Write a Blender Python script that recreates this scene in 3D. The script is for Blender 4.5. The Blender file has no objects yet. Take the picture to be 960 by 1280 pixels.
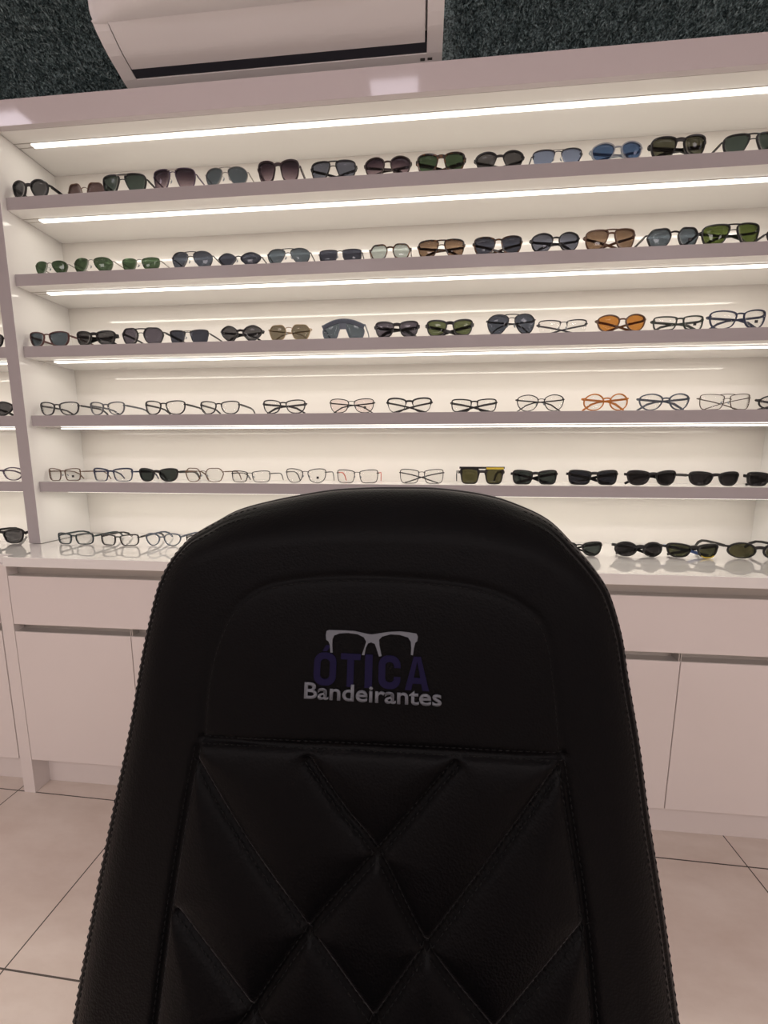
import bpy, bmesh, math, random
import numpy as np
from mathutils import Vector, Matrix
random.seed(7)
rng = np.random.default_rng(11)
SC = bpy.context.scene
COL = SC.collection
PI = math.pi

# ------------------------------------------------------------------ helpers
def mesh_obj(name, verts, faces, mat=None, parent=None, smooth=False, mats=None, fmat=None):
    me = bpy.data.meshes.new(name)
    me.from_pydata([tuple(v) for v in verts], [], [tuple(f) for f in faces])
    me.validate()
    for m in (mats or ([mat] if mat else [])):
        me.materials.append(m)
    if fmat is not None:
        me.polygons.foreach_set('material_index', fmat)
    if smooth:
        me.polygons.foreach_set('use_smooth', [True]*len(me.polygons))
    me.update()
    o = bpy.data.objects.new(name, me)
    COL.objects.link(o)
    if parent: o.parent = parent
    return o

def bm_obj(name, bm, mat, parent=None, smooth=False):
    bmesh.ops.recalc_face_normals(bm, faces=bm.faces[:])
    me = bpy.data.meshes.new(name)
    bm.to_mesh(me); bm.free()
    if mat: me.materials.append(mat)
    if smooth:
        me.polygons.foreach_set('use_smooth', [True]*len(me.polygons))
    o = bpy.data.objects.new(name, me)
    COL.objects.link(o)
    if parent: o.parent = parent
    return o

def add_box(bm, x0, x1, y0, y1, z0, z1, bev=0.0, seg=2):
    vs = [bm.verts.new((x, y, z)) for x in (x0, x1) for y in (y0, y1) for z in (z0, z1)]
    idx = [(0,1,3,2),(4,6,7,5),(0,4,5,1),(2,3,7,6),(0,2,6,4),(1,5,7,3)]
    fs = [bm.faces.new([vs[i] for i in f]) for f in idx]
    if bev > 0:
        es = list({e for f in fs for e in f.edges})
        bmesh.ops.bevel(bm, geom=es, offset=bev, segments=seg, affect='EDGES', profile=.6)

def box(name, x0, x1, y0, y1, z0, z1, mat, parent=None, bev=0.0015):
    bm = bmesh.new(); add_box(bm, x0, x1, y0, y1, z0, z1, bev)
    return bm_obj(name, bm, mat, parent)

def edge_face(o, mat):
    """shade put into the colour of the faces looking out to the room"""
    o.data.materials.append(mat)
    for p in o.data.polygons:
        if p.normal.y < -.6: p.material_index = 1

def empty(name, loc=(0,0,0), rz=0.0):
    o = bpy.data.objects.new(name, None); COL.objects.link(o)
    o.location = loc; o.rotation_euler = (0,0,rz); o.empty_display_size = .05
    return o

def tag(o, label=None, cat=None, group=None, kind=None):
    if label: o['label'] = label
    if cat: o['category'] = cat
    if group: o['group'] = group
    if kind: o['kind'] = kind
    return o

def frames(path, up=(0,0,1)):
    P = [Vector(p) for p in path]; out = []
    for i, p in enumerate(P):
        a = P[max(i-1,0)]; b = P[min(i+1,len(P)-1)]
        t = (b-a).normalized(); u = Vector(up)
        s = t.cross(u)
        if s.length < 1e-4: s = t.cross(Vector((0,1,0)))
        s.normalize(); n = s.cross(t).normalized()
        out.append((p, s, n))
    return out

def sweep(path, sizes, n=4, up=(0,0,1), closed=False, power=None):
    """sizes: list of (half_side, half_up); n=4 rectangle, else ellipse"""
    V=[]; F=[]
    fr = frames(path, up)
    for (p, s, u), (a, b) in zip(fr, sizes):
        if n == 4:
            pr = [(-a,-b),(a,-b),(a,b),(-a,b)]
        else:
            pr = [(a*math.cos(2*PI*k/n), b*math.sin(2*PI*k/n)) for k in range(n)]
        for x, y in pr: V.append(p + s*x + u*y)
    m = len(fr)
    for i in range(m-1):
        for k in range(n):
            F.append((i*n+k, i*n+(k+1)%n, (i+1)*n+(k+1)%n, (i+1)*n+k))
    F.append(tuple(reversed(range(n)))); F.append(tuple(range((m-1)*n, m*n)))
    return V, F

class MB:
    def __init__(s): s.V=[]; s.F=[]
    def add(s, vf):
        o=len(s.V); s.V += list(vf[0]); s.F += [tuple(i+o for i in f) for f in vf[1]]
    def build(s, name, mat, parent=None, smooth=False):
        return mesh_obj(name, s.V, s.F, mat, parent, smooth)

def catmull(pts, n, closed=True):
    out=[]; m=len(pts)
    seg = m if closed else m-1
    per = max(2, int(round(n/seg)))
    for i in range(seg):
        if closed: p0,p1,p2,p3 = [pts[(i+j-1)%m] for j in range(4)]
        else: p0,p1,p2,p3 = [pts[min(max(i+j-1,0),m-1)] for j in range(4)]
        for k in range(per):
            t=k/per
            out.append(tuple(.5*(2*b+(c-a)*t+(2*a-5*b+4*c-d)*t*t+(-a+3*b-3*c+d)*t**3) for a,b,c,d in zip(p0,p1,p2,p3)))
    if not closed: out.append(tuple(pts[-1]))
    return out

# ------------------------------------------------------------------ materials
def nmat(name):
    m = bpy.data.materials.new(name); m.use_nodes = True
    nt = m.node_tree
    return m, nt, nt.nodes['Principled BSDF']

def principled(name, col, rough=.5, metal=0.0, spec=.5, coat=0.0):
    m, nt, b = nmat(name)
    b.inputs['Base Color'].default_value = (*col, 1)
    b.inputs['Roughness'].default_value = rough
    b.inputs['Metallic'].default_value = metal
    b.inputs['Specular IOR Level'].default_value = spec
    b.inputs['Coat Weight'].default_value = coat
    return m

def emission(name, col, strength):
    m = bpy.data.materials.new(name); m.use_nodes = True
    nt = m.node_tree; nt.nodes.clear()
    e = nt.nodes.new('ShaderNodeEmission'); o = nt.nodes.new('ShaderNodeOutputMaterial')
    e.inputs[0].default_value = (*col, 1); e.inputs[1].default_value = strength
    nt.links.new(e.outputs[0], o.inputs[0])
    m.cycles.emission_sampling = 'FRONT'
    return m

def laminate(name, col, rough, spec=.5, var=.03):
    m, nt, b = nmat(name)
    tc = nt.nodes.new('ShaderNodeTexCoord'); nz = nt.nodes.new('ShaderNodeTexNoise')
    nz.inputs['Scale'].default_value = 3.0; nz.inputs['Detail'].default_value = 4
    mp = nt.nodes.new('ShaderNodeMapRange')
    mp.inputs['To Min'].default_value = max(rough-var,.02); mp.inputs['To Max'].default_value = rough+var
    nt.links.new(tc.outputs['Object'], nz.inputs['Vector'])
    nt.links.new(nz.outputs['Fac'], mp.inputs['Value'])
    nt.links.new(mp.outputs['Result'], b.inputs['Roughness'])
    b.inputs['Base Color'].default_value = (*col,1)
    b.inputs['Specular IOR Level'].default_value = spec
    return m

M_WHITE  = laminate('white_laminate', (.86,.845,.82), .10, .35, .03)
M_EDGE_SHADE   = laminate('shade_toned_edge_laminate', (.40,.365,.375), .30, .35, .05)  # white laminate toned darker so shelf and upright fronts read as shaded
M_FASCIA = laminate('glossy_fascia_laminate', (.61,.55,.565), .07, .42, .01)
M_BACK   = laminate('glossy_back_panel', (.80,.775,.73), .022, .40, .002)
M_FRONT  = laminate('cabinet_front_lacquer', (.745,.68,.655), .14, .4, .03)
M_COUNTER= laminate('glossy_countertop', (.82,.80,.775), .02, .7, .002)
_b = M_COUNTER.node_tree.nodes['Principled BSDF']; _b.inputs['Coat Weight'].default_value=1.0; _b.inputs['Coat Roughness'].default_value=.01; _b.inputs['Coat IOR'].default_value=1.55
M_ALU    = principled('brushed_aluminium', (.55,.52,.49), .38, .55)
M_GAP    = principled('dark_recess', (.05,.048,.046), .7)
M_ACW    = principled('white_abs_plastic', (.82,.80,.81), .42, 0, .3)
M_ACD    = principled('dark_outlet_plastic', (.018,.02,.032), .6)
M_LED    = ((1.0,.935,.81), 13.0, emission('led_diffuser', (1.0,.955,.86), 3.2))    # lamp colour, lamp radiance, glowing diffuser
M_PANEL  = ((1.0,.90,1.0), 5.0, emission('panel_diffuser', (1.0,.9,1.0), 2.0))
M_FILL = ((1.0,.90,.90), 11.0, emission('warm_fill_diffuser', (1.0,.9,.9), 2.0))  # for fill panels added behind the viewer to lift the ambient light
M_WALLP  = principled('matt_wall_paint', (.74,.70,.67), .8)
M_CEIL   = principled('matt_ceiling_paint', (.80,.77,.75), .85)

def floor_mat():
    m, nt, b = nmat('porcelain_floor_tile')
    N = nt.nodes.new; L = nt.links.new
    tc = N('ShaderNodeTexCoord'); mp = N('ShaderNodeMapping')
    mp.inputs['Rotation'].default_value = (0,0,.018)
    L(tc.outputs['Object'], mp.inputs['Vector'])
    sep = N('ShaderNodeSeparateXYZ'); L(mp.outputs[0], sep.inputs[0])
    masks=[]
    for ax, off, size in (('X', -1.2655, .4390), ('Y', -.196, .4030)):
        a = N('ShaderNodeMath'); a.operation='SUBTRACT'; L(sep.outputs[ax], a.inputs[0]); a.inputs[1].default_value = off
        d = N('ShaderNodeMath'); d.operation='DIVIDE'; L(a.outputs[0], d.inputs[0]); d.inputs[1].default_value = size
        r = N('ShaderNodeMath'); r.operation='ROUND'; L(d.outputs[0], r.inputs[0])
        s = N('ShaderNodeMath'); s.operation='SUBTRACT'; L(d.outputs[0], s.inputs[0]); L(r.outputs[0], s.inputs[1])
        ab = N('ShaderNodeMath'); ab.operation='ABSOLUTE'; L(s.outputs[0], ab.inputs[0])
        lt = N('ShaderNodeMath'); lt.operation='LESS_THAN'; L(ab.outputs[0], lt.inputs[0]); lt.inputs[1].default_value = .0016/size
        masks.append(lt)
    mx = N('ShaderNodeMath'); mx.operation='MAXIMUM'; L(masks[0].outputs[0], mx.inputs[0]); L(masks[1].outputs[0], mx.inputs[1])
    nz = N('ShaderNodeTexNoise'); nz.inputs['Scale'].default_value=5; nz.inputs['Detail'].default_value=8; nz.inputs['Roughness'].default_value=.65
    mp2 = N('ShaderNodeMapping'); mp2.inputs['Scale'].default_value=(1,2.4,1); L(tc.outputs['Object'], mp2.inputs[0]); L(mp2.outputs[0], nz.inputs['Vector'])
    cr = N('ShaderNodeValToRGB'); cr.color_ramp.elements[0].position=.3; cr.color_ramp.elements[1].position=.75
    cr.color_ramp.elements[0].color=(.63,.53,.465,1); cr.color_ramp.elements[1].color=(.74,.655,.59,1)
    L(nz.outputs['Fac'], cr.inputs[0])
    mix = N('ShaderNodeMix'); mix.data_type='RGBA'
    L(mx.outputs[0], mix.inputs['Factor']); L(cr.outputs[0], mix.inputs['A']); mix.inputs['B'].default_value=(.07,.055,.047,1)
    L(mix.outputs['Result'], b.inputs['Base Color'])
    b.inputs['Roughness'].default_value=.32; b.inputs['Specular IOR Level'].default_value=.4
    return m
M_FLOOR = floor_mat()

def leather_mat():
    m, nt, b = nmat('black_leatherette')
    N = nt.nodes.new; L = nt.links.new
    b.inputs['Base Color'].default_value=(.0016,.0014,.0018,1)
    b.inputs['Roughness'].default_value=.46; b.inputs['Specular IOR Level'].default_value=.08
    b.inputs['Sheen Weight'].default_value=.28; b.inputs['Sheen Roughness'].default_value=.20; b.inputs['Sheen Tint'].default_value=(.8,.72,.72,1)
    tc=N('ShaderNodeTexCoord'); v=N('ShaderNodeTexVoronoi'); v.inputs['Scale'].default_value=520
    nz=N('ShaderNodeTexNoise'); nz.inputs['Scale'].default_value=260; nz.inputs['Detail'].default_value=3
    ad=N('ShaderNodeMath'); ad.operation='ADD'
    L(tc.outputs['Object'], v.inputs['Vector']); L(tc.outputs['Object'], nz.inputs['Vector'])
    L(v.outputs['Distance'], ad.inputs[0]); L(nz.outputs['Fac'], ad.inputs[1])
    bp=N('ShaderNodeBump'); bp.inputs['Strength'].default_value=.35; bp.inputs['Distance'].default_value=.0006
    L(ad.outputs[0], bp.inputs['Height']); L(bp.outputs[0], b.inputs['Normal'])
    return m
M_LEATHER = leather_mat()
M_PIPING = principled('black_piping', (.006,.006,.007), .42)
M_THREAD = principled('charcoal_thread', (.006,.006,.006), .7,0,.2)
M_GREYTH = principled('silver_embroidery_thread', (.115,.122,.142), .6)
M_NAVYTH = principled('navy_embroidery_thread', (.010,.008,.032), .8, 0, .08)
M_CHROME = principled('polished_chrome', (.6,.6,.6), .15, 1.0)
M_BLKPL = principled('black_nylon', (.015,.015,.016), .45)

FC = dict(black=(.006,.006,.007), brown=(.10,.045,.02), plum=(.07,.045,.085), silver=(.30,.28,.26), maroon=(.022,.009,.013),
  darkbrown=(.028,.014,.010), tortoise=(.035,.018,.010), gunmetal=(.05,.05,.055), clear=(.30,.33,.36), redbrown=(.075,.022,.020),
  gold=(.32,.23,.13), greyblue=(.075,.095,.13), darkgrey=(.030,.030,.034), slategrey=(.10,.105,.12), charcoal=(.022,.021,.023),
  amber=(.55,.19,.022), bronze=(.085,.06,.045), darkblue=(.018,.026,.065), darkgreen=(.022,.034,.026), teal=(.014,.030,.036))
METAL = {'silver','gunmetal','gold','bronze'}
FM = {}
def frame_mat(c):
    if c not in FM:
        if c == 'tortoise':
            m, nt, b = nmat('tortoise_acetate')
            nz = nt.nodes.new('ShaderNodeTexNoise'); nz.inputs['Scale'].default_value=90
            cr = nt.nodes.new('ShaderNodeValToRGB'); cr.color_ramp.elements[0].position=.45; cr.color_ramp.elements[1].position=.68
            cr.color_ramp.elements[0].color=(.012,.008,.006,1); cr.color_ramp.elements[1].color=(.16,.065,.02,1)
            tc = nt.nodes.new('ShaderNodeTexCoord')
            nt.links.new(tc.outputs['Object'], nz.inputs['Vector']); nt.links.new(nz.outputs['Fac'], cr.inputs[0])
            nt.links.new(cr.outputs[0], b.inputs['Base Color']); b.inputs['Roughness'].default_value=.22
            FM[c]=m
        else:
            FM[c]=principled(c+'_frame', FC[c], .28, .6 if c in METAL else 0.0, .45)
    return FM[c]

LC = dict(smoke=(.075,.075,.08), brownsmoke=(.115,.08,.082), greengrey=(.052,.072,.066), slate=(.075,.095,.115), bluegrey=(.105,.115,.15),
  green=(.045,.075,.042), darkgrey=(.068,.068,.072), steelblue=(.17,.21,.31), blue=(.055,.10,.20), olive=(.066,.068,.046),
  darkblue=(.058,.068,.09), darknavy=(.036,.040,.056), mirror=(.30,.34,.33), brown=(.17,.115,.078), brightgreen=(.075,.105,.030),
  greypurple=(.085,.078,.098), olivebrown=(.14,.122,.088), oliveg=(.085,.102,.050), orange=(.38,.17,.042), greenblack=(.028,.036,.034),
  blackblue=(.012,.014,.020), black=(.014,.013,.014), yellowolive=(.068,.064,.030), oliveblack=(.040,.042,.022), demo=(.965,.965,.96), pink=(.945,.90,.895))
LM = {}
def lens_mat(c):
    if c in LM: return LM[c]
    m = bpy.data.materials.new(c+'_lens'); m.use_nodes=True
    nt=m.node_tree; nt.nodes.clear(); N=nt.nodes.new; L=nt.links.new
    o=N('ShaderNodeOutputMaterial'); t=N('ShaderNodeBsdfTransparent'); g=N('ShaderNodeBsdfGlossy'); mx=N('ShaderNodeMixShader'); lw=N('ShaderNodeLayerWeight'); lw.inputs['Blend'].default_value=.5; pw=N('ShaderNodeMath'); pw.operation='POWER'; pw.inputs[1].default_value=5.0; f=N('ShaderNodeMath'); f.operation='MULTIPLY_ADD'; f.inputs[1].default_value=.75; f.inputs[2].default_value=.022; L(lw.outputs['Facing'],pw.inputs[0]); L(pw.outputs[0],f.inputs[0])
    g.inputs['Roughness'].default_value=.03
    if c == 'gradpurple':
        tc=N('ShaderNodeTexCoord'); sp=N('ShaderNodeSeparateXYZ'); cr=N('ShaderNodeValToRGB')
        L(tc.outputs['Generated'], sp.inputs[0]); L(sp.outputs['Z'], cr.inputs[0])
        cr.color_ramp.elements[0].color=(.62,.55,.58,1); cr.color_ramp.elements[0].position=.0
        cr.color_ramp.elements[1].color=(.17,.13,.17,1); cr.color_ramp.elements[1].position=.85
        L(cr.outputs[0], t.inputs[0])
    else:
        # a lens is crossed at its front and its back surface
        t.inputs[0].default_value=(*[math.sqrt(v/.72) if c not in ('demo','pink') else v for v in LC[c]],1)
    L(f.outputs[0], mx.inputs[0]); L(t.outputs[0], mx.inputs[1]); L(g.outputs[0], mx.inputs[2]); L(mx.outputs[0], o.inputs[0])
    LM[c]=m
    return m

# ------------------------------------------------------------------ key dimensions (metres); x along the shelves, y away from the viewer
XL, XR = -1.252, 1.150          # inner faces of the right-hand bay
PT = .043                       # thickness of an upright panel
XFL = -2.30                     # far end of the left-hand bay
YB = .185                       # back panel
YP = -.0176                     # front edge of an upright
SH = [(1.8804,1.8445),(1.6598,1.6247),(1.4428,1.4079),(1.2243,1.1888),(1.0059,.9713)]
TOPZ0, TOPZ1 = 2.0612, 2.1308
CT, CB = .7955, .7667
YC0, YC1, YTK = -.1958, -.1758, -.1258

# ------------------------------------------------------------------ the room
YW = .215
RX0, RX1, RY0, RZ = -3.2, 3.2, -4.2, 2.86
tag(box('floor', RX0, RX1, RY0, YW, -.05, 0, M_FLOOR, None, 0), kind='structure')
tag(box('ceiling', RX0, RX1, RY0, YW, RZ, RZ+.05, M_CEIL, None, 0), kind='structure')
tag(box('wall_back', RX0, RX1, YW, YW+.05, 0, RZ, M_WALLP, None, 0), kind='structure')
tag(box('wall_front', RX0, RX1, RY0-.05, RY0, 0, RZ, M_WALLP, None, 0), kind='structure')
tag(box('wall_left', RX0-.05, RX0, RY0, YW, 0, RZ, M_WALLP, None, 0), kind='structure')
tag(box('wall_right', RX1, RX1+.05, RY0, YW, 0, RZ, M_WALLP, None, 0), kind='structure')

# artificial greenery covering the wall above the cabinets
def greenery():
    n = 92000
    m, nt, b = nmat('artificial_leaf')
    at = nt.nodes.new('ShaderNodeTexNoise'); at.inputs['Scale'].default_value=160
    tc = nt.nodes.new('ShaderNodeTexCoord'); nt.links.new(tc.outputs['Object'], at.inputs['Vector'])
    cr = nt.nodes.new('ShaderNodeValToRGB')
    cr.color_ramp.elements[0].position=.38; cr.color_ramp.elements[0].color=(.026,.050,.055,1)
    cr.color_ramp.elements[1].position=.72; cr.color_ramp.elements[1].color=(.33,.46,.48,1)
    nt.links.new(at.outputs['Fac'], cr.inputs[0]); nt.links.new(cr.outputs[0], b.inputs['Base Color'])
    b.inputs['Roughness'].default_value=.5
    x=rng.uniform(-3.17,3.17,n); z=rng.uniform(2.175,2.835,n)
    keep=~((x>-.905)&(x<.123)&(z>2.13)&(z<2.515)); x=x[keep]; z=z[keep]; n=len(x)
    base=np.stack([x, np.full(n,YW-.002), z],1)
    d=rng.normal(0,1,(n,3)); d[:,1]=-np.abs(d[:,1])*.9-.35; d/=np.linalg.norm(d,axis=1)[:,None]
    ln=rng.uniform(.018,.038,n)[:,None]
    w=np.cross(d, rng.normal(0,1,(n,3))); w/=np.linalg.norm(w,axis=1)[:,None]; w*=rng.uniform(.0022,.0042,n)[:,None]
    nn=np.cross(d,w/np.linalg.norm(w,axis=1)[:,None])*.0035
    mid=base+d*ln*.55
    V=np.concatenate([base, mid-w+nn, base+d*ln, mid+w+nn],1).reshape(-1,3)
    V[:,1]=np.minimum(V[:,1],YW-.001)
    V[:,2]=np.clip(V[:,2],2.135,2.855); V[:,0]=np.clip(V[:,0],-3.195,3.195)
    F=np.arange(4*n).reshape(n,4)
    q=len(V); V=np.vstack([V,[(-3.19,YW-.001,2.135),(3.19,YW-.001,2.135),(3.19,YW-.001,2.85),(-3.19,YW-.001,2.85)]]); F=np.vstack([F,[[q,q+1,q+2,q+3]]])
    me=bpy.data.meshes.new('artificial_hedge'); me.from_pydata(V.tolist(),[],F.tolist()); me.materials.append(m)
    o=bpy.data.objects.new('artificial_hedge',me); COL.objects.link(o)
    tag(o,'dark green artificial hedge covering the wall above the display cabinets','artificial hedge',kind='stuff')
greenery()
# ceiling panels: square lights over the aisle and added fill panels behind the viewer
def ceiling_light(x, y, where, s=.125, mat=None):
    r = empty('ceiling_light', (x,y,RZ))
    bm=bmesh.new()
    for a in ((-s,s,-s,-s+.012),(-s,s,s-.012,s),(-s,-s+.012,-s+.012,s-.012),(s-.012,s,-s+.012,s-.012)):
        add_box(bm,a[0],a[1],a[2],a[3],-.022,0,.001)
    bm_obj('light_frame',bm,M_WHITE,r)
    glow_panel('diffuser',-s+.012,s-.012,-s+.012,s-.012,-.018,-.004,mat or M_PANEL,r,1)
    tag(r,'square white ceiling light panel '+where,'ceiling light','ceiling light panels')

# ------------------------------------------------------------------ display cabinets
def glow_panel(name,x0,x1,y0,y1,z0,z1,mat,parent,nseg):
    """thin diffuser slab: its underside glows, its rim and back do not"""
    xs=[x0+(x1-x0)*i/nseg for i in range(nseg+1)]; m=nseg+1
    V=[(x,y,z) for z in (z0,z1) for y in (y0,y1) for x in xs]
    F=[];mi=[]
    for i in range(nseg):
        F.append((i,i+m,i+m+1,i+1)); mi.append(0)
        F.append((2*m+i,2*m+i+1,3*m+i+1,3*m+i)); mi.append(1)
        F.append((i,i+1,2*m+i+1,2*m+i)); mi.append(0 if 'led' in name else 1)
        F.append((m+i,3*m+i,3*m+i+1,m+i+1)); mi.append(0 if 'led' in name else 1)
    F.append((0,2*m,3*m,m)); F.append((m-1,2*m-1,4*m-1,3*m-1)); mi+=[1,1]
    o=mesh_obj(name,V,F,None,parent,mats=[mat[2],M_WHITE],fmat=mi)
    col,rad,_=mat
    ld=bpy.data.lights.new(name+'_light','AREA'); ld.shape='RECTANGLE'; ld.size=x1-x0; ld.size_y=y1-y0
    ld.color=col; ld.energy=rad*PI*(x1-x0)*(y1-y0)
    lo=bpy.data.objects.new(name+'_light',ld); COL.objects.link(lo); lo.parent=o
    lo.location=((x0+x1)/2,(y0+y1)/2,z0-.0004)
    return o

def led_line(parent, x0, x1, z, xa, xb):
    """aluminium channel let into an underside, with its glowing diffuser"""
    bm=bmesh.new()
    add_box(bm,x0,x1,.0455,.0475,z-.0016,z+.001); add_box(bm,x0,x1,.0625,.0640,z-.0012,z+.001)
    c=bm_obj('led_channel',bm,M_ALU,parent)
    glow_panel('led_strip',xa,xb,.0478,.0622,z-.0046,z+.0005,M_LED,parent,1)

def bay(name, x0, x1, label, panel_right, panel_left):
    r=empty(name,((x0+x1)/2,0,CT)); r.location=(0,0,0)
    tag(r,label,'display cabinet')
    box('back_panel',x0+.0003,x1-.0003,YB,YW-.002,CT+.0003,TOPZ0-.0003,M_BACK,r,0)
    if panel_left: edge_face(box('side_panel',x0-PT,x0,YP,YW-.002,CT+.0003,TOPZ0-.0005,M_WHITE,r,.0012),M_EDGE_SHADE)
    if panel_right: edge_face(box('side_panel',x1,x1+PT,YP,YW-.002,CT+.0003,TOPZ0-.0005,M_WHITE,r,.0012),M_EDGE_SHADE)
    t=box('top_board',x0+.0005,x1-.0005,.0008,YW-.002,TOPZ0,TOPZ0+.028,M_WHITE,r,.0)
    led_line(t,x0,x1,TOPZ0,x0+.057,x1-.060)
    for (a,b) in SH:
        s=box('shelf',x0+.001,x1-.001,0,YB,b,a,M_WHITE,r,.0012); edge_face(s,M_EDGE_SHADE)
        led_line(s,x0+.002,x1-.002,b,x0+.057,x1-.060)
    return r
bay('display_cabinet',XL,XR,'wide white open display cabinet with five lit shelves of eyewear',True,True)
bay('display_cabinet',XFL,XL-PT,'neighbouring white display cabinet cut off at the left edge of the photo',False,True)
fb=empty('fascia_board'); tag(fb,'long glossy white fascia board running above the display shelves','fascia')
box('board',XFL-PT,XR+PT,-.016,0,TOPZ0,TOPZ1,M_FASCIA,fb,.0008)
box('top_cover',XFL-PT,XR+PT,0,YW-.004,TOPZ1-.018,TOPZ1,M_WHITE,fb,0)

# ------------------------------------------------------------------ base cabinets and worktops
def recess(parent,x0,x1,z0,z1,ends):
    g=empty('x') if False else None
    bm=bmesh.new()
    yb=YC1+.030
    add_box(bm,x0,x1,yb,yb+.002,z0,z1)                       # back web of the profile
    add_box(bm,x0,x1,YC1+.004,yb,z0-.0015,z0+.0008)          # lower lip
    add_box(bm,x0,x1,YC1+.002,YC1+.006,z0-.004,z0+.0012,.0006)
    for e in ends:
        add_box(bm,e-.0035,e-.0012,YC1+.004,yb,z0,z1); add_box(bm,e+.0012,e+.0035,YC1+.004,yb,z0,z1)
    bm_obj('handle_channel',bm,M_ALU,parent)

def base_unit(x0, x1, label, doors, drawers, panel_left, panel_right):
    r=empty('base_cabinet'); tag(r,label,'base cabinet')
    zt=CB
    bm=bmesh.new()
    add_box(bm,x0,x1,YC1+.034,YW-.004,.115,zt)               # body behind the fronts
    bm_obj('carcass',bm,M_WHITE,r)
    if panel_left: box('side_panel',x0-.040,x0,YC1-.001,YW-.004,0,zt,M_FRONT,r,.0012)
    if panel_right: box('side_panel',x1,x1+.040,YC1-.001,YW-.004,0,zt,M_FRONT,r,.0012)
    box('toe_kick',x0,x1,YTK,YTK+.016,0,.116,M_FRONT,r,.001)
    for a,b in drawers: box('drawer_front',a+.0012,b-.0012,YC1,YC1+.018,.5789,.7315,M_FRONT,r,.0012)
    for a,b in doors:   box('door',a+.0012,b-.0012,YC1,YC1+.018,.1193,.5545,M_FRONT,r,.0012)
    recess(r,x0,x1,.7315,zt-.001,[])
    recess(r,x0,x1,.5545,.5785,[b for a,b in doors[:-1]])
    return r
g=[-1.2023,-.8211,-.4347,-.0481,.3385,.7250,1.1100]
base_unit(g[0],g[-1]+.002,'white base cabinet of drawers and doors beneath the right-hand display shelves',list(zip(g[:-1],g[1:])),[(g[0],g[3]),(g[3],g[-1])],True,True)
gl=[-2.30,-1.95,-1.60,-1.246]
base_unit(gl[0],gl[-1]-.001,'white base cabinet cut off at the far left edge',list(zip(gl[:-1],gl[1:])),[(gl[0],gl[-1])],True,False)
tag(box('countertop',-1.189,1.155,YC0,YW-.003,CB,CT,M_COUNTER,None,.0015),'glossy white countertop running under the lit shelves and behind the chair','countertop')
tag(box('countertop',-2.345,-1.1905,YC0+.035,YW-.003,CB,CT-.001,M_COUNTER,None,.0015),'short end of glossy white countertop at the far left edge','countertop')

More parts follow.
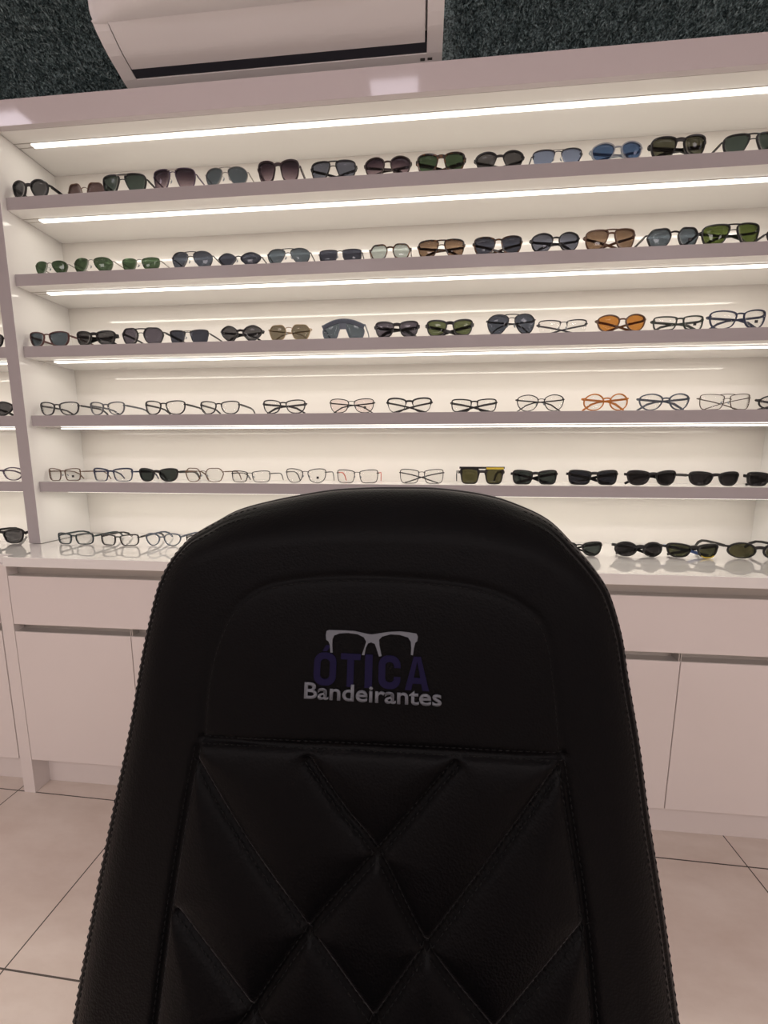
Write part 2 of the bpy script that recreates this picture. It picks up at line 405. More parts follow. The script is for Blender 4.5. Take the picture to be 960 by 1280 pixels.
# ------------------------------------------------------------------ air conditioner
def aircon():
    r=empty('air_conditioner',(0,0,0)); tag(r,'white split air conditioner mounted on the dark hedge wall above the fascia','air conditioner')
    x0,x1=-.86,.078
    yw=YW-.003
    low=[(yw,2.186),(.06,2.187),(.028,2.1945)]                 # rear of the underside
    mid=[(.009,2.2000),(-.020,2.2085),(-.041,2.2190),(-.0735,2.2375)]   # the louver
    # body: solid end caps plus top and back, with a slot behind the louver
    n=40
    V=[];F=[]
    prof=[(yw,2.186),(.06,2.187),(.030,2.193),(.006,2.2015),(-.020,2.2095),(-.041,2.2200),(-.060,2.2320),(-.070,2.2420),(-.074,2.27),(-.076,2.33),(-.074,2.40),(-.060,2.445),(-.02,2.465),(yw,2.468)]
    cap=lambda name,a,b: mesh_obj(name,[(a,y,z) for y,z in prof]+[(b,y,z) for y,z in prof],
        [tuple(range(len(prof))),tuple(reversed(range(len(prof),2*len(prof))))]+[(i,i+len(prof),(i+1)%len(prof)+len(prof),(i+1)%len(prof)) for i in range(len(prof))],M_ACW,r)
    cap('end_cap',x0,x0+.042); cap('end_cap',x1-.042,x1)
    inner=[(yw,2.186),(.06,2.187),(.0315,2.193),(.0312,2.215),(-.02,2.245),(-.066,2.2445),(-.072,2.27),(-.074,2.33),(-.072,2.40),(-.058,2.444),(-.02,2.464),(yw,2.467)]
    m=len(inner)
    mesh_obj('body',[(x0+.042,y,z) for y,z in inner]+[(x1-.042,y,z) for y,z in inner],
        [tuple(range(m)),tuple(reversed(range(m,2*m)))]+[(i,i+m,(i+1)%m+m,(i+1)%m) for i in range(m)],M_ACW,r)
    # dark outlet throat
    mesh_obj('air_outlet',[(xx,y,z) for xx in (x0+.0425,x1-.0425) for y,z in ((.0096,2.2015),(.0306,2.1955),(.0306,2.2440),(.0096,2.2440))],
        [(0,1,2,3),(7,6,5,4),(0,4,5,1),(1,5,6,2),(2,6,7,3),(3,7,4,0)],M_ACD,r)
    # louver: a long shallow curved flap
    lv=catmull(mid,16,False); th=.004
    V=[];F=[]
    for xx in (x0+.046,x1-.048):
        V+= [(xx,y,z) for y,z in lv]+[(xx,y+.001,z+th) for y,z in lv]
    k=len(lv); o=2*k
    for i in range(k-1):
        F+=[(i,i+1,i+1+o,i+o),(i+k,i+k+o,i+1+k+o,i+1+k)]
    F+=[(0,o,o+k,k),(k-1,2*k-1,o+2*k-1,o+k-1)]
    F+=[tuple(list(range(k))+list(range(2*k-1,k-1,-1))),tuple(o+i for i in list(range(k-1,-1,-1))+list(range(k,2*k)))]
    mesh_obj('louver',V,F,M_ACW,r)
    # bulging front panel with rounded lower edge and corners swept back at both ends
    n=48; rows=[]
    for i in range(n+1):
        s=-1+2*i/n; x=(x0+x1)/2+s*(x1-x0)/2
        e=(1-abs(s)**5)
        f=-.080-.048*e
        lift=.004*(1-e)
        rows.append([(x,y,z) for y,z in [(-.060,2.2400+lift),(-.068,2.2375+lift),(f*.5-.036,2.2390+lift),(f+.012,2.2450+lift),(f+.003,2.253+lift),(f,2.264+lift),(f-.003,2.31),(f,2.37),(f+.012,2.43),(f+.035,2.455),(-.045,2.462),(-.045,2.30)]])
    k=len(rows[0]); V=[v for rw in rows for v in rw]; F=[]
    for i in range(n):
        for j in range(k): F.append((i*k+j,i*k+(j+1)%k,(i+1)*k+(j+1)%k,(i+1)*k+j))
    F+=[tuple(range(k)),tuple(reversed(range(n*k,(n+1)*k)))]
    fp=mesh_obj('front_panel',V,F,M_ACW,r,True)
    # two small dark marks near the right end of the underside
    for a in (.018,.038): box('indicator_window',a,a+.013,.040,.047,2.1898,2.1915,M_GAP,r,0)
aircon()

# ------------------------------------------------------------------ the chair
OUT = [(-0.2801, -0.3512), (-0.276, -0.2977), (-0.2684, -0.2283), (-0.2589, -0.156), (-0.2517, -0.1037), (-0.2471, -0.0655), (-0.2422, -0.0109), (-0.2364, 0.0293), (-0.2342, 0.0423), (-0.2304, 0.0579), (-0.2203, 0.0828), (-0.2046, 0.1039), (-0.1846, 0.1168), (-0.1604, 0.1298), (-0.1207, 0.1407), (-0.0672, 0.1509), (-0.0292, 0.1542), (0.005, 0.1552), (0.0514, 0.1545), (0.0968, 0.1486), (0.1282, 0.1394), (0.1588, 0.1243), (0.1797, 0.1024), (0.1965, 0.0809), (0.2079, 0.0598), (0.2171, 0.0238), (0.2212, -0.0116), (0.2284, -0.0663), (0.2333, -0.1191), (0.238, -0.1574), (0.2425, -0.1946), (0.2467, -0.2369), (0.2516, -0.2837)]
PAN = [(-0.1555, -0.0735), (-0.1559, -0.0301), (-0.1494, 0.0072), (-0.134, 0.0392), (-0.1019, 0.0601), (-0.0402, 0.069), (0.0343, 0.0688), (0.0881, 0.0627), (0.1224, 0.048), (0.1398, 0.0272), (0.1463, -0.0102), (0.1501, -0.0698)]
EM = [(-0.0477, 0.0223), (-0.0458, 0.0233), (-0.0331, 0.0235), (-0.0236, 0.0234), (-0.0125, 0.0216), (-0.0086, 0.0211), (-0.0031, 0.022), (0.0062, 0.0238), (0.0163, 0.0246), (0.0241, 0.0241), (0.0302, 0.0233), (0.0313, 0.0207), (0.0307, 0.0173), (0.0292, 0.0161), (0.0281, 0.0115), (0.0273, 0.0057), (0.0256, 0.0059), (0.0258, 0.0114), (0.0253, 0.0167), (0.023, 0.02), (0.0156, 0.0219), (0.0078, 0.022), (0.0009, 0.0198), (-0.0017, 0.0171), (-0.0013, 0.0126), (0.0008, 0.0038), (-0.0015, 0.0034), (-0.0036, 0.0095), (-0.0052, 0.0135), (-0.0084, 0.0147), (-0.0111, 0.0137), (-0.013, 0.0098), (-0.014, 0.0039), (-0.0161, 0.004), (-0.0141, 0.0101), (-0.0127, 0.0151), (-0.0148, 0.0185), (-0.0203, 0.0209), (-0.0283, 0.0217), (-0.0362, 0.0209), (-0.0409, 0.0189), (-0.0422, 0.0155), (-0.0422, 0.0109), (-0.0415, 0.0048), (-0.0434, 0.0047), (-0.0441, 0.0108), (-0.0454, 0.0138), (-0.0476, 0.0152), (-0.048, 0.019)]
QUILT = [[(-0.1613, -0.0906), (-0.1116, -0.152), (-0.0525, -0.2142), (0.002, -0.2717)], [(-0.0596, -0.0842), (-0.0282, -0.1213), (0.0012, -0.1516), (0.0416, -0.2166), (0.0933, -0.2701)], [(0.0636, -0.0794), (0.0012, -0.1516), (-0.0525, -0.2142), (-0.0951, -0.2755)], [(0.1463, -0.0783), (0.0932, -0.1497), (0.0416, -0.2166), (0.002, -0.2717)], [(-0.1656, -0.2121), (-0.0951, -0.2755)], [(0.1644, -0.1886), (0.0933, -0.2701)], [(-0.1602, -0.0831), (-0.1669, -0.1348), (-0.1743, -0.2129), (-0.1783, -0.2875)], [(0.1485, -0.0747), (0.1551, -0.125), (0.1625, -0.183), (0.1673, -0.2513)], [(-0.1559, -0.0754), (0.0007, -0.0705), (0.1501, -0.0698)]]


def chair():
    th=math.radians(14); P0=np.array([0,-1.19263+.349,.9])
    N=np.array([0,-math.cos(th),math.sin(th)]); T=np.array([0,math.sin(th),math.cos(th)])
    ch=empty('office_chair',(0,0,0)); tag(ch,'black quilted leatherette chair with embroidered lettering in the foreground','chair')
    # close the traced outline downward, round the lower corners
    left=[p for p in OUT if p[0]<0.005]; right=[p for p in OUT if p[0]>=0.005]
    lp=[(-.2440,-.4700),(-.2660,-.4560),(-.2800,-.4250),(-.2820,-.3900)]+left
    rp=right+[(.2560,-.3300),(.2585,-.3900),(.2560,-.4250),(.2430,-.4560),(.2220,-.4700)]
    def roll(t_):
        q_=np.clip((np.asarray(t_)-.06)/.085,0,1); return q_*q_*(3-2*q_)
    RB=.010
    shr=lambda P:[(-.0125+(a_+.0125)*(.9925-.010*min(max((.05-b_)/.35,0),1)),b_+.0020*roll(b_)) for a_,b_ in P]
    lp=shr(lp); rp=shr(rp)
    dense=catmull(lp+rp,420,False)
    D=np.array(dense)
    tb=-.47; tt=D[:,1].max()
    # left and right half-widths as functions of t
    it=int(np.argmax(D[:,1])); st=D[it,0]
    L=D[:it+1]; R=D[it:][::-1]
    L=np.vstack([L]); R=np.vstack([R])
    def mono(A):
        k=[0]
        for i in range(1,len(A)):
            if A[i,1]>A[k[-1],1]+1e-6: k.append(i)
        return A[k]
    L=mono(L); R=mono(R)
    nr,nc=330,230
    q=np.linspace(0,1,nr)
    tr=tt-(tt-tb)*(1-np.cos(q*PI*.5))**1.0*1.0
    tr=np.clip(tr,tb+1e-5,tt-1e-5)
    sl=np.interp(tr,L[:,1],L[:,0]); sr=np.interp(tr,R[:,1],R[:,0])
    u=.5-.5*np.cos(np.linspace(0,PI,nc)); u=.35*u+.65*np.linspace(0,1,nc)
    S=sl[:,None]+(sr-sl)[:,None]*u[None]; Tt=np.repeat(tr[:,None],nc,1)
    poly=np.vstack([D,D[:1]])
    def segdist(S,Tt,pl):
        pl=np.array(pl); d=np.full(S.shape,9.0)
        for a,b in zip(pl[:-1],pl[1:]):
            v=b-a; l2=v@v
            if l2<1e-12: continue
            w=np.clip(((S-a[0])*v[0]+(Tt-a[1])*v[1])/l2,0,1)
            d=np.minimum(d,np.hypot(S-a[0]-w*v[0],Tt-a[1]-w*v[1]))
        return d
    def inside(S,Tt,pl):
        pl=np.array(pl); c=np.zeros(S.shape,bool)
        for a,b in zip(pl,np.roll(pl,-1,0)):
            k=((a[1]>Tt)!=(b[1]>Tt)); 
            xx=(b[0]-a[0])*(Tt-a[1])/(b[1]-a[1]+1e-12)+a[0]
            c^=(k&(S<xx))
        return c
    pan=catmull(PAN,60,False)
    quilt=[catmull(l,24,False) for l in QUILT]
    # continue the diamond lattice below the photographed part
    quilt+=[[(.0020,-.2717),(-.06,-.345),(-.115,-.41)],[(.0933,-.2701),(.04,-.335),(-.02,-.41)],[(-.0951,-.2755),(-.04,-.34),(.02,-.41)],[(.0020,-.2717),(.06,-.345),(.115,-.41)],
            [(-.0951,-.2755),(-.178,-.385)],[(.0933,-.2701),(.17,-.37)],[(-.1783,-.2875),(-.184,-.41)],[(.1673,-.2513),(.178,-.41)],[(-.184,-.41),(.178,-.41)]]
    def height(S,Tt,edge=True):
        d=segdist(S,Tt,poly[::2])
        sm_=roll(Tt)
        x=np.clip(d/(.040+.040*sm_),0,1)
        h=(.034+RB*sm_)*np.sqrt(np.maximum(0,1-(1-x)**2))-RB*sm_+.010*(1-np.exp(-d/.10))
        h-=.0022*np.exp(-((d-.0125)/.0018)**2)*(1-sm_)
        dp=segdist(S,Tt,pan); ip=inside(S,Tt,pan)
        h+=np.where(ip,.0028*(1-np.exp(-dp/.012)),0)-.0014*np.exp(-(dp/.0035)**2)
        dq=np.full(S.shape,9.0)
        for l in quilt: dq=np.minimum(dq,segdist(S,Tt,l))
        zone=[(-.1555,-.0735),(.1501,-.0698),(.1560,-.125),(.1673,-.2513),(.178,-.41),(-.184,-.41),(-.1783,-.2875),(-.1669,-.1348)]
        iz=inside(S,Tt,zone)
        h+=np.where(iz,.0095*(1-np.exp(-dq/.013)),0)-.0042*np.exp(-(dq/.0034)**2)
        return h
    H=height(S,Tt)
    def world(S,Tt,H):
        return P0+S[...,None]*np.array([1,0,0])+Tt[...,None]*T+H[...,None]*N
    Vf=world(S,Tt,H).reshape(-1,3)
    d=segdist(S,Tt,poly[::2]); xb=np.clip(d/.05,0,1)
    Hb=-.050*np.sqrt(np.maximum(0,1-(1-xb)**2))-.0005-RB*roll(Tt)
    Vb=world(S,Tt,Hb).reshape(-1,3)
    F=[]; o=nr*nc
    for i in range(nr-1):
        for j in range(nc-1):
            a=i*nc+j
            F.append((a,a+nc,a+nc+1,a+1)); F.append((o+a,o+a+1,o+a+nc+1,o+a+nc))
    for i in range(nr-1):
        a=i*nc; F.append((a,o+a,o+a+nc,a+nc)); b=a+nc-1; F.append((b,b+nc,o+b+nc,o+b))
    for j in range(nc-1):
        F.append((j,j+1,o+j+1,o+j)); a=(nr-1)*nc+j; F.append((a,o+a,o+a+1,a+1))
    back=mesh_obj('backrest',np.vstack([Vf,Vb]).tolist(),F,M_LEATHER,ch,True)
    # piping round the rim
    ring=catmull(lp+rp,260,False)
    path=[tuple(P0+np.array([s,0,0])+t*T-(.004+RB*float(roll(t)))*N) for s,t in ring]
    V,Fc=sweep(path,[(.0032,.0032)]*len(path),8,up=tuple(N))
    mesh_obj('piping',V,Fc,M_PIPING,back,True)
    # stitches: short raised threads along the seams
    sm=MB()
    def stitches(line,off,lift,ln=.0034,gap=.0020,wd=.0006):
        A=np.array(line); seg=np.hypot(*(A[1:]-A[:-1]).T); cum=np.r_[0,np.cumsum(seg)]
        k=np.arange(0,cum[-1]-ln,ln+gap)
        def at(c): return np.stack([np.interp(c,cum,A[:,0]),np.interp(c,cum,A[:,1])],1)
        a=at(k); b=at(k+ln); v=b-a; v/=np.linalg.norm(v,axis=1)[:,None]+1e-9
        nrm=np.stack([v[:,1],-v[:,0]],1)
        a=a+nrm*off; b=b+nrm*off
        ha=height(a[:,0],a[:,1])+lift; hb=height(b[:,0],b[:,1])+lift
        wa=world(a[:,0],a[:,1],ha); wb=world(b[:,0],b[:,1],hb); hm=(wa+wb)/2+N*.0006
        for p,m_,q_ in zip(wa,hm,wb): sm.add(sweep([tuple(p),tuple(m_),tuple(q_)],[(wd*.6,wd*.6),(wd,wd),(wd*.6,wd*.6)],6,up=tuple(N)))
    ringa=[r for r in ring]
    nl=[r for r in ringa if r[1]<.140]
    for side in ([r for r in nl if r[0]<0],[r for r in nl if r[0]>=0]):
        stitches(side,.0060,-.0002,.0042,.0026,.0007); stitches(side,.0160,-.0001)
    stitches(pan,.0036,-.0002,.0034,.0020,.0005); 
    for l in quilt:
        stitches(l,.0030,0,.0034,.0020,.0005); stitches(l,-.0030,0,.0034,.0020,.0005)
    st_=sm.build('stitching',M_THREAD,back,True)
    # embroidery
    def surf(V2,lift):
        A=np.array(V2); h=height(A[:,0],A[:,1])
        return world(A[:,0],A[:,1],h+A[:,2]+lift)
    def text(body,name,s0,s1,t0,t1,mat,bold,lift,shear=0):
        cu=bpy.data.curves.new(name,'FONT'); cu.body=body; cu.size=1; cu.offset=bold; cu.extrude=.0; cu.space_character=1.0
        cu.resolution_u=4
        ob=bpy.data.objects.new(name,cu); COL.objects.link(ob)
        dg=bpy.context.evaluated_depsgraph_get(); me=ob.evaluated_get(dg).to_mesh()
        bm=bmesh.new(); bm.from_mesh(me); ob.evaluated_get(dg).to_mesh_clear()
        bpy.data.objects.remove(ob); bpy.data.curves.remove(cu)
        bmesh.ops.remove_doubles(bm,verts=bm.verts,dist=1e-5)
        ex=bmesh.ops.extrude_face_region(bm,geom=bm.faces[:])
        top=[v for v in ex['geom'] if isinstance(v,bmesh.types.BMVert)]
        for v in bm.verts: v.co.z=-.0006
        for v in top: v.co.z=.0007
        xs=[v.co.x for v in bm.verts]; base=0.0
        x0,x1=min(xs),max(xs)
        caph=.694+bold
        A=[((v.co.x-x0)/(x1-x0)*(s1-s0)+s0, v.co.y/caph*(t1-t0)+t0, v.co.z) for v in bm.verts]
        W=surf(A,lift)
        for v,w in zip(bm.verts,W): v.co=w
        bmesh.ops.recalc_face_normals(bm,faces=bm.faces[:])
        o=bm_obj(name,bm,mat,back)
        return o
    # tall condensed capitals, drawn as strokes in a box 1 wide and .30 tall
    def rr(x0,x1,z0,z1,r,n=6):
        P=[]
        for cx_,cz_,a0 in ((x1-r,z1-r,0),(x0+r,z1-r,90),(x0+r,z0+r,180),(x1-r,z0+r,270)):
            for k in range(n+1):
                an=math.radians(a0+90*k/n); P.append((cx_+r*math.cos(an),cz_+r*math.sin(an)))
        return P
    Q4=[]
    def ringq(po,pi_,skip=()):
        m=len(po)
        for i in range(m):
            if i in skip: continue
            j=(i+1)%m; Q4.append([po[i],po[j],pi_[j],pi_[i]])
    ringq(rr(0,.197,0,.30,.085),rr(.056,.141,.058,.242,.040))
    Q4.append([(.070,.312),(.108,.312),(.150,.368),(.100,.368)])
    Q4+= [[(.236,.30),(.409,.30),(.409,.245),(.236,.245)],[(.294,.245),(.352,.245),(.352,0),(.294,0)],[(.449,.30),(.513,.30),(.513,0),(.449,0)]]
    ringq(rr(.567,.756,0,.30,.085),rr(.625,.700,.058,.242,.036),skip=(27,))
    Q4=[q_ for q_ in Q4 if not (q_ and abs(q_[0][0]-.756)<1e-6 and abs(q_[1][0]-.756)<1e-6)]
    Q4+= [[(.700,.215),(.756,.215),(.756,.190),(.700,.190)],[(.700,.085),(.756,.085),(.756,.110),(.700,.110)]]
    Q4+= [[(.795,0),(.850,0),(.905,.30),(.868,.30)],[(.945,0),(1.0,0),(.927,.30),(.890,.30)],[(.846,.060),(.952,.060),(.940,.112),(.858,.112)]]
    bm=bmesh.new()
    s0,s1,t0,t1=-.0573,.0411,-.0226,.0045
    for qd in Q4:
        lo=[(s0+(s1-s0)*x_,t0+(t1-t0)*z_/.30) for x_,z_ in qd]
        Wl=surf([(a_,b_,-.0006) for a_,b_ in lo],.0002); Wh=surf([(a_,b_,.0007) for a_,b_ in lo],.0002)
        A=[bm.verts.new(v) for v in Wl]; B=[bm.verts.new(v) for v in Wh]
        bm.faces.new(A); bm.faces.new(B[::-1])
        for k in range(4): bm.faces.new((A[k],B[k],B[(k+1)%4],A[(k+1)%4]))
    o=bm_obj('embroidered_lettering',bm,M_NAVYTH,back); o['label']='tall navy embroidered capitals'
    o=text('Bandeirantes','embroidered_lettering',-.0646,.0515,-.0335,-.0203,M_GREYTH,.016,.0011); o['label']='silver-grey embroidered lettering'
    bm=bmesh.new(); vs=[bm.verts.new((s,t,0)) for s,t in EM]
    f=bm.faces.new(vs); bmesh.ops.triangulate(bm,faces=[f])
    ex=bmesh.ops.extrude_face_region(bm,geom=bm.faces[:])
    for v in bm.verts: v.co.z=-.0006
    for v in ex['geom']:
        if isinstance(v,bmesh.types.BMVert): v.co.z=.0007
    W=surf([tuple(v.co) for v in bm.verts],.0006)
    for v,w in zip(bm.verts,W): v.co=w
    o=bm_obj('embroidered_emblem',bm,M_GREYTH,back); o['label']='silver-grey embroidered half-rim spectacles emblem'
    # seat, mechanism, gas column, five-star base
    bm=bmesh.new(); add_box(bm,-.255,.245,-1.46,-.985,.395,.485,.035,5); bm_obj('seat',bm,M_LEATHER,ch,True)
    bm=bmesh.new(); add_box(bm,-.045,.035,-1.30,-.935,.366,.398,.006); add_box(bm,-.040,.030,-.945,-.915,.366,.62,.006)
    bm_obj('back_bracket',bm,M_BLKPL,ch)
    bm=bmesh.new(); bmesh.ops.create_cone(bm,cap_ends=True,segments=32,radius1=.026,radius2=.026,depth=.12,matrix=Matrix.Translation((-.005,-1.20,.307)))
    bmesh.ops.create_cone(bm,cap_ends=True,segments=32,radius1=.036,radius2=.030,depth=.17,matrix=Matrix.Translation((-.005,-1.20,.165)))
    bm_obj('gas_column',bm,M_CHROME,ch,False)
    for k in range(5):
        a=2*PI*k/5+PI/2
        dx,dy=math.cos(a),math.sin(a); c=(-.005,-1.20)
        V,Fc=sweep([(c[0]+dx*.025,c[1]+dy*.025,.118),(c[0]+dx*.16,c[1]+dy*.16,.105),(c[0]+dx*.30,c[1]+dy*.30,.080)],[(.024,.018),(.020,.015),(.015,.011)],12)
        lg=mesh_obj('base_leg',V,Fc,M_CHROME,ch,True)
        bm=bmesh.new()
        for off in (-.012,.012):
            mt=Matrix.Translation((c[0]+dx*.29-dy*off,c[1]+dy*.29+dx*off,.027))@Matrix.Rotation(a+PI/2,4,'Z')@Matrix.Rotation(PI/2,4,'Y')
            bmesh.ops.create_cone(bm,cap_ends=True,segments=24,radius1=.027,radius2=.027,depth=.016,matrix=mt)
        add_box(bm,c[0]+dx*.29-.006,c[0]+dx*.29+.006,c[1]+dy*.29-.006,c[1]+dy*.29+.006,.03,.078)
        bm_obj('caster',bm,M_BLKPL,lg)
chair()

# ------------------------------------------------------------------ eyewear
SHAPE=dict(
 square=[(-.85,.70),(-.3,.92),(.4,1),(.92,.86),(1,.35),(.86,-.45),(.45,-.95),(-.2,-1),(-.70,-.72),(-.94,-.1),(-1,.4)],
 rect=[(-.92,.72),(0,.95),(.86,.92),(1,.5),(.95,-.45),(.68,-.95),(0,-1),(-.68,-.93),(-.94,-.35),(-1,.35)],
 round=[(math.cos(2*PI*k/12+2.4),math.sin(2*PI*k/12+2.4)) for k in range(0,-12,-1)],
 panto=[(-.75,.75),(-.2,1),(.4,.98),(.9,.72),(1,.2),(.8,-.5),(.35,-.95),(-.15,-1),(-.62,-.75),(-.92,-.2),(-1,.35)],
 aviator=[(-.82,.78),(-.1,1),(.6,.9),(1,.45),(.95,-.2),(.65,-.8),(.15,-1),(-.35,-.85),(-.75,-.35),(-1,.35)],
 navigator=[(-.86,.84),(0,1),(.8,.92),(1,.5),(.92,-.3),(.62,-.88),(.05,-1),(-.48,-.88),(-.8,-.3),(-1,.4)],
 hex=[(-.62,.93),(0,1),(.60,.95),(.97,.35),(.93,-.1),(.66,-.82),(.25,-1),(-.3,-1),(-.72,-.75),(-.98,0),(-.92,.45)],
 butterfly=[(-.9,.35),(-.45,.80),(.15,1),(.72,.75),(1,.38),(.78,-.3),(.2,-.9),(-.3,-1),(-.72,-.55),(-1,-.05)],
 shield=[(-.9,.85),(0,.72),(.6,.40),(.97,.0),(1.0,-.4),(.75,-.95),(0,-1),(-.55,-.95),(-.8,-.4),(-1,.2)])
WRAP=2.3
STY=dict(thick=(.0040,.0030,.0042),mid=(.0032,.0026,.0034),thin=(.0022,.0019,.0025),wire=(.0014,.0013,.0015),half=(.0026,0,.0026),
         brow=(.0046,.0016,.0034),rimless=(0,0,0),flat=(.0065,.0034,.0044))
def wy(x): return WRAP*x*x

def glasses(row,cx,y0,W,H,shape,style,fcol,lens,mode,extra,label,zshelf):
    ttop,tbot,dep=STY[style]
    sun=lens not in('demo','pink')
    nm='sunglasses' if sun else 'eyeglasses'
    root=empty(nm,(cx,y0,zshelf)); root.rotation_euler=(0,0,0)
    fm=frame_mat(fcol)
    ex=extra.split()
    gap=.112*W if shape!='butterfly' else .09*W
    tm=max(ttop,tbot,.0006)
    end=.0045 if style in('thick','flat') else .0035
    a=(W-gap-2*end)/4-tm*.75
    zb=tbot+.0012; zt=H-(ttop if shape!='shield' else .004)
    b=(zt-zb)/2; zc=(zt+zb)/2
    xc=gap/2+tm*.75+a
    ts=.0015 if style in('wire','rimless') else None
    fr=MB()
    outl={}
    for sg in (-1,1):
        P=catmull(SHAPE[shape],44,True)
        loop=[(sg*(xc+a*px),zc+b*pz,pz) for px,pz in P]
        outl[sg]=loop; n=len(loop)
        # rim
        nr=[]
        for i in range(n):
            x0_,z0_,_=loop[i-1]; x1_,z1_,_=loop[(i+1)%n]
            dx,dz=x1_-x0_,z1_-z0_; l=math.hypot(dx,dz)+1e-9
            nx,nz=-dz/l,dx/l
            if nx*(loop[i][0]-sg*xc)+nz*(loop[i][1]-zc)<0: nx,nz=-nx,-nz
            nr.append((nx,nz))
        if style!='rimless':
            V=[];idx=[]
            for i,(x,z,pz) in enumerate(loop):
                k=min(max((pz+.1)/.7,0),1); t=tbot+(ttop-tbot)*k*k*(3-2*k)
                if style=='half' and pz<-.05: continue
                idx.append(i)
                nx,nz=nr[i]; yf=wy(x)
                t=max(t,.0006)
                for (tt_,yy) in ((-.0004,-dep*.5),(t*.8,-dep*.5),(t,-dep*.2),(t,dep*.5),(-.0004,dep*.5)):
                    V.append((x+nx*tt_,yf+yy,z+nz*tt_))
            F=[];m=len(idx)
            if style=='half':
                # start the open bar where the loop re-enters
                br=[j for j in range(m) if idx[j]!=(idx[j-1]+1)%n]
                s0=br[0] if br else 0
                order=[(s0+j)%m for j in range(m)]
                for q in range(m-1):
                    A,B=order[q]*5,order[q+1]*5
                    for k in range(5): F.append((A+k,A+(k+1)%5,B+(k+1)%5,B+k))
                F.append(tuple(order[0]*5+k for k in range(5))); F.append(tuple(order[-1]*5+k for k in range(4,-1,-1)))
            else:
                for q in range(m):
                    A,B=q*5,((q+1)%m)*5
                    for k in range(5): F.append((A+k,A+(k+1)%5,B+(k+1)%5,B+k))
            fr.add((V,F))
        # lens: slightly domed solid disc
        LV=[];LF=[]
        for yo in (-.0007,.0007):
            LV.append((sg*xc,wy(xc)+yo-.0012,zc))
            for f in (.55,1.0):
                for x,z,_ in loop:
                    xx=sg*xc+(x-sg*xc)*f; zz=zc+(z-zc)*f
                    LV.append((xx,wy(xx)+yo-.0012*(1-f*f),zz))
        o=1+2*n
        for s_ in (0,1):
            for i in range(n):
                j=(i+1)%n; c=s_*o
                t3=(c,c+1+i,c+1+j); q4=(c+1+i,c+1+n+i,c+1+n+j,c+1+j)
                LF+= [t3,q4] if s_ else [t3[::-1],q4[::-1]]
        for i in range(n):
            j=(i+1)%n; LF.append((1+n+i,o+1+n+i,o+1+n+j,1+n+j))
        le=mesh_obj('lens',LV,LF,lens_mat(lens),root,True)
        if 'sticker' in ex and sg==1:
            sx=xc+a*.12; 
            box('display_sticker',sx-.0038,sx+.0038,wy(sx)-.0030,wy(sx)-.0016,zc-b*.48,zc-b*.48+.0075,M_BLKPL,le,0)
    # bridge
    def tubeb(pts,ra,rb): fr.add(sweep(pts,[(ra,rb)]*len(pts),6 if ra<.0016 else 8))
    bt=max(ttop*.85,.0009) if style not in('thick','flat') else .0060
    nas=gap/2+tm*.9
    mat_br=None
    if shape=='shield':
        pts=[(x,wy(x)-.001,H-.0075-3.9*x*x) for x in np.linspace(-W/2+.004,W/2-.004,24)]
        fr.add(sweep(pts,[(.0022,.0072)]*24,8))
        mid=[(x,wy(x),zc+.35*b) for x in np.linspace(-nas,nas,6)]
        fr.add(sweep(mid,[(.0012,.010)]*6,4))
        for x in np.linspace(-.036,.036,9):      # ventilation beads along the brow
            zz=H-.0055-3.9*x*x
            fr.add(sweep([(x-.0015,wy(x)-.0036,zz),(x+.0015,wy(x)-.0036,zz)],[(.0008,.0022)]*2,6))
    elif shape=='butterfly':
        tubeb([(-nas-.004,wy(nas),zc+.30*b),(0,-.0005,zc+.42*b),(nas+.004,wy(nas),zc+.30*b)],bt,bt*1.3)
    else:
        zq=zc+(.42 if shape in('panto','round') else .55)*b
        rise=.10*b
        if style in('thick','mid','flat','brow') and 'double' not in ex:
            pts=[(x,wy(x),zq+rise*(1-(x/nas)**2)) for x in np.linspace(-nas-.001,nas+.001,7)]
            fr.add(sweep(pts,[(dep*.5,bt*.85)]*7,6))
        else:
            zq2=zc+.30*b if 'double' in ex else zq
            pts=[(x,wy(x)-.0006,zq2+rise*(1-(x/nas)**2)) for x in np.linspace(-nas-.002,nas+.002,7)]
            fr.add(sweep(pts,[(.0011,.0011)]*7,6))
        if 'double' in ex or 'top' in ex:
            xx=nas+a*.35
            pts=[(x,wy(x)-.0004,zc+(.90 if 'double' in ex else .95)*b+.05*b*(1-(x/xx)**2)) for x in np.linspace(-xx,xx,9)]
            rr=max(.0011,ttop*.55)
            fr.add(sweep(pts,[(rr,rr)]*9,6))
    if style=='flat':
        pts=[(x,wy(x),H-.0032) for x in np.linspace(-W/2+.002,W/2-.002,15)]
        fr.add(sweep(pts,[(.0024,.0032)]*15,4))
    # end pieces and hinges
    zh=zc+(.52 if shape!='butterfly' else .40)*b
    xo=max(x for x,z,_ in outl[1]); xh=W/2-.0012
    eh=.0030 if style in('thick','flat') else (.0019 if style in('mid','brow') else .0012)
    for sg in(-1,1):
        fr.add(sweep([(sg*(xo-.003),wy(xo)-.0002,zh),(sg*xh,wy(xh)+.0015,zh),(sg*xh,wy(xh)+.0075,zh)],[(.0014,eh)]*3,4))
    # nose pads
    fr_o=fr.build('frame',fm,root,False)
    if style in('wire','rimless','thin','half'):
        for sg in(-1,1):
            pm=MB()
            pm.add(sweep([(sg*(nas-.0005),wy(nas)+.001,zc+.05*b),(sg*(nas-.002),.008,zc+.02*b),(sg*(nas-.002),.008,zc-.10*b)],[(.0006,.0006)]*3,6))
            pm.add(sweep([(sg*(nas-.0015),.0085,zc+.04*b),(sg*(nas+.0005),.0085,zc-.12*b),(sg*(nas+.0025),.0085,zc-.28*b)],[(.0008,.0015),(.0014,.0026),(.0006,.0010)],8))
            pm.build('nose_pad',frame_mat('clear'),root,True)
